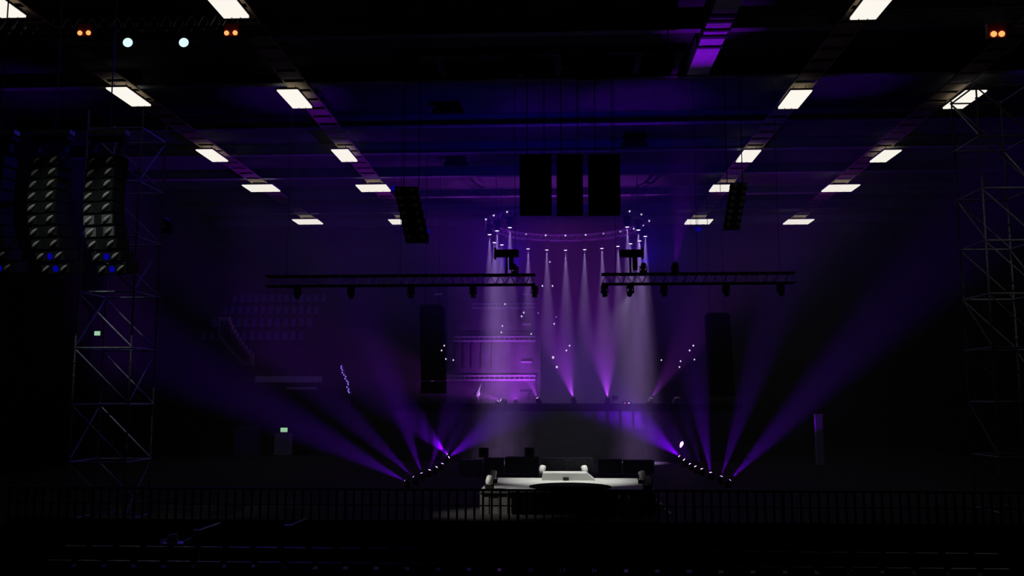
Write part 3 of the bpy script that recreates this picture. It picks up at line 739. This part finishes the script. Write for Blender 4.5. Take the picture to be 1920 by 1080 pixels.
# ------------------------------------------------------------------ glints in the haze, made as little glowing dots on cords
for (px, py, d, txt) in ((833, 648, 60, 'upper of a pair past the gallery edge'), (828, 657, 60, 'lower of a pair past the gallery edge'), (836, 673, 62, 'below the pair past the gallery edge'), (850, 675, 62, 'on its own near the gallery edge'),
    (947, 570, 64, 'on the topmost gallery railing'), (982, 586, 58, 'upper of a close pair under the topmost railing'), (978, 593, 58, 'lower of a close pair under the topmost railing'),
    (942, 611, 64, 'over the middle gallery railing'), (940, 623, 64, 'just above the middle gallery railing'), (996, 626, 64, 'at the end of the middle gallery railing'),
    (1009, 587, 70, 'faint one beside the close pair'), (1043, 594, 70, 'faint upper one near mid stage'), (1039, 607, 60, 'brighter one near mid stage'),
    (1068, 648, 58, 'upper of the pair over the brightest beam'), (1062, 657, 58, 'lower of the pair over the brightest beam'), (1037, 670, 60, 'largest, over the brightest beam'), (1044, 688, 66, 'dim one under the largest dot'),
    (1300, 648, 58, 'upper of the pair on the bare side'), (1293, 657, 58, 'lower of the pair on the bare side'), (1276, 677, 62, 'beside the pair on the bare side'), (1274, 688, 62, 'lowest near the bare side'), (1302, 674, 64, 'under the pair on the bare side'), (1240, 675, 66, 'lonely one between mid stage and the bare side'),
    (1031, 491, 66, 'just below the round truss'), (1017, 536, 58, 'in the gap between the dark trusses'), (1036, 536, 58, 'second in the gap between the dark trusses')):
    w = at(px, py, d); big = 1.5 if 'largest' in txt else (0.6 if 'faint' in txt or 'dim' in txt else 1.0)
    t = thing('glint_dot', 'tiny glowing dot for a white glint in the haze, ' + txt, 'bulb', w, 0, 'tiny glints in the haze')
    part('bulb', MB().lathe([(0.02, -0.06*big), (0.045*big, -0.035*big), (0.05*big, 0.01), (0.025*big, 0.05*big)], 10), E['bulb'], t, smooth=True)
    part('cord', MB().tube((0, 0, 0.05), (0, 0, ZC - w.z), 0.004, 4), M['blackmetal'], t)

# ------------------------------------------------------------------ seating platform with its railing
PZ, PY = 1.5, 24.4
struct('floor_platform', MB().span((-XW, -6, 0), (XW, PY + 0.2, PZ)), M['black'])
rz_ = at(960, 919, PY).z - PZ
mid = at(960, 948.5, PY).z - PZ
sec = 2.3; nsec = 13
for i in range(nsec):
    x = -15.0 + i * sec
    t = thing('railing_section', 'black railing section along the platform edge, %s from %s' % (ORD[i], SPK), 'railing', (x + sec/2, PY, PZ), 0, 'railing sections along the platform edge')
    part('top_rail', MB().tube((-sec/2, 0, rz_), (sec/2, 0, rz_), 0.03, 8), M['blackmetal'], t)
    part('middle_rail', MB().tube((-sec/2, 0, mid), (sec/2, 0, mid), 0.018, 6), M['blackmetal'], t)
    part('kick_board', MB().box((0, 0, 0.13), (sec, 0.04, 0.34 - 0.08)), M['black'], t)
    for j in range(10):
        r = 0.042 if j == 0 else 0.03
        part('post' if j == 0 else 'bar', MB().tube((-sec/2 + (j + 0.5)*sec/10, 0, 0), (-sec/2 + (j + 0.5)*sec/10, 0, rz_), r, 6), M['blackmetal'], t)
# rows of chairs on the platform
CH = (MB().box((0, 0.0, 0.45), (0.44, 0.42, 0.04)).mesh('seat', M['seat'], bevel=0.015),
      MB().box((0, -0.22, 0.68), (0.42, 0.03, 0.30)).mesh('backrest', M['seat'], bevel=0.01),
      MB().tube((-0.19, -0.22, 0.835), (0.19, -0.22, 0.835), 0.016, 8).mesh('top_tube', M['alu']),
      [MB().tube((sx*0.19, sy, 0), (sx*0.19, sy, 0.44 if sy > 0 else 0.82), 0.013, 6).mesh('leg', M['galv']) for sx in (-1, 1) for sy in (-0.2, 0.2)])
for r, (py, sp_, pw) in enumerate(((1053, 58, 'nearer platform row'), (1026, 53, 'row by the railing'))):
    z = PZ + 0.85; w0 = atz(960, py, z); n = 33 if r else 31
    for i in range(n):
        x = (i - n // 2) * 0.5 - 0.7
        t = thing('platform_chair', 'dark stacking chair, %s from %s in the %s' % (ORD[i], SPK, pw), 'chair', (x, w0.y, PZ), 0, 'chairs in rows on the platform')
        link('seat', CH[0], t); link('backrest', CH[1], t)
        link('top_tube', CH[2], t)
        for l in CH[3]: link('leg', l, t)
# handrails and a small tray table between chairs and railing
for (px, py, txt, tape) in ((370, 995, 'with red and white tape, beside the small table', True), (541, 986, 'without tape, farther from the small table', False)):
    w = at(px, py, 16.9); h = w.z - PZ
    t = thing('handrail', 'pale tubular handrail ' + txt, 'handrail', (w.x, 16.9, PZ), 0, 'handrails on the platform')
    part('near_post', MB().tube((-0.04, 0, 0), (-0.04, 0, h), 0.017, 8).tube((0.04, 0, 0), (0.04, 0, h), 0.02, 8).tube((-0.07, 0, h), (0.07, 0, h), 0.022, 8), M['alu'], t)
    part('top_rail', MB().tube((0.02, 0, h), (0.05, 1.0, h), 0.02, 8), M['alu'], t)
    part('far_post', MB().tube((0.05, 1.0, 0), (0.05, 1.0, h), 0.017, 8), M['blackmetal'], t)
    if tape:
        for k, (c, zz) in enumerate((('red', h - 0.46), ('white', h - 0.52), ('red', h - 0.59), ('white', h - 0.65))):
            part('tape_band', MB().tube((0.04, 0, zz - 0.03), (0.04, 0, zz + 0.03), 0.026, 8), M[c], t)['label'] = c + ' tape band'
w = at(329, 1018, 17.3); h = w.z - PZ
t = thing('tray_table', 'small pale tray table on the platform beside the taped handrail', 'table', (w.x, 17.3, PZ))
part('tray', MB().box((0, 0, h), (0.46, 0.32, 0.02)).box((-0.23, 0, h + 0.03), (0.02, 0.34, 0.07)).box((0.23, 0, h + 0.03), (0.02, 0.34, 0.08)), M['alu'], t)
for sx in (-1, 1):
    for sy in (-1, 1): part('leg', MB().tube((sx*0.21, sy*0.14, 0), (sx*0.21, sy*0.14, h), 0.012, 6), M['galv'], t)
t = thing('small_device', 'small grey two-part device standing on the tray table', 'device', (w.x - 0.05, 17.3, PZ + h + 0.01))
part('body', MB().box((0.03, 0, 0.08), (0.12, 0.1, 0.15)), M['rail'], t, bevel=0.015)
part('side_unit', MB().lathe([(0.04, 0), (0.045, 0.08), (0.03, 0.15)], 12, (-0.08, 0, 0)), M['rail'], t, smooth=True)

# ------------------------------------------------------------------ wash lights, most of them added to the rig for their light
def wash(label, loc, aim_at, col, power, deg, blend=1.0, group='small wash lights of the rig', hang=False):
    loc = Vector(loc); aim = Vector(aim_at) - loc
    return moving_head(label, group, loc, aim, hang=hang, light=(col, power, deg, blend), scale=1.0, name='wash_light')
# white light on the small stage, hung from the lighting grid and from the longer dark truss
w = at(1062, 540, TD)
wash('dark lamp under the large lighting grid, aimed at the small stage', (at(1060, 120, 42).x, 40.35, gz - 0.22), (cx, 45.2, BZ), (1.0, 0.98, 0.94), 17000, 24, 0.95, hang=True)
wash('added blue fill lamp on the inner end of the longer dark truss facing up to the ceiling', (pb.x - 1.2, TD + 0.28, TZ + 0.36), (-8, 66, ZC), C_BLUE, 2900, 130)  # added blue fill that tints the ceiling
wash('added blue fill lamp on the inner end of the shorter dark truss facing up to the ceiling', (pc.x + 2.4, TD + 0.28, TZ + 0.36), (8, 64, ZC), C_BLUE, 2000, 130)  # its twin, added to tint the other part of the ceiling

wash('added lamp at the end of the high truss washing the speaker arrays in blue', (at(470, 60, 40.8).x, 40.5, bt.location.z - 0.42), (-16, 31, 10.5), C_BLUE, 2600, 70, hang=True)  # added to put blue edges on the arrays
wash('added unseen white lamp over the seats, aimed at the speaker arrays', (-16.5, 20.5, 22.4), (-15.9, 31, 11.2), (0.9, 1.0, 0.95), 1700, 15, hang=True)  # added out of view to brighten the array fronts

wash('added white lamp clamped to the scaffold tower hung with speakers, aimed at the small stage', (TL1.x + 0.12, 35.3, 11.6), (-3.3, 40.0, 0.2), (1.0, 0.95, 0.88), 11000, 16, hang=False)  # added to light the skirt and floor at the small stage
wash('added white lamp under the shorter dark truss, aimed down at the main stage front', (pc.x + 1.6, TD - 0.2, TZ - 0.39), (0.5, 70, 1.0), (0.95, 0.95, 1.0), 1800, 42, hang=True)  # added for grey light on the front drape and in the haze
wash('added violet lamp on the shorter dark truss aimed up at the ceiling duct', (pc.x + 4.2, TD + 0.28, TZ + 0.36), (7.4, 43.5, 22.4), (0.30, 0.0, 1.0), 6000, 26)  # added to turn the duct violet
wash('added violet floor lamp behind the floor row aimed at the upright column', (13.8, 69.0, 0), (20.3, 69.8, 3.2), (0.22, 0.0, 1.0), 900, 14)  # added to light the top of the column

wash('added unseen white lamp over the seats, aimed at the bare scaffold tower', (16.5, 20.5, 22.4), (17.8, 36, 10.5), (0.9, 1.0, 0.97), 800, 18, hang=True)  # added out of view so the bare tower shows
wash('added mauve lamp on the main stage close to the gallery, washing its railings', (-4.0, 86.0, STZ), (-5.2, 93.5, 7.6), C_WIDE, 4500, 72)  # added to bring out the gallery railings
wash('added violet lamp on the main stage edge aimed at the low violet-lit box', (at(860, 780, 74).x, 74.2, STZ), (at(803, 790, 74.5).x, 74.5, STZ + 0.8), (0.3, 0.0, 1.0), 90, 50)  # small lamp added to give the box its violet
wash('added violet lamp on the main stage edge aimed at the pale plinth', (at(935, 780, 74).x, 73.6, STZ), (at(896, 780, 74.5).x, 74.5, STZ + 0.9), (0.6, 0.25, 1.0), 160, 50)  # small lamp added to pick out the plinth and stand

wash('second added unseen white lamp over the seats, aimed at the outer speaker arrays', (-18.3, 20.5, 22.4), (-18.0, 31, 11.2), (0.9, 1.0, 0.95), 1500, 16, hang=True)  # also added out of view, for the outer arrays
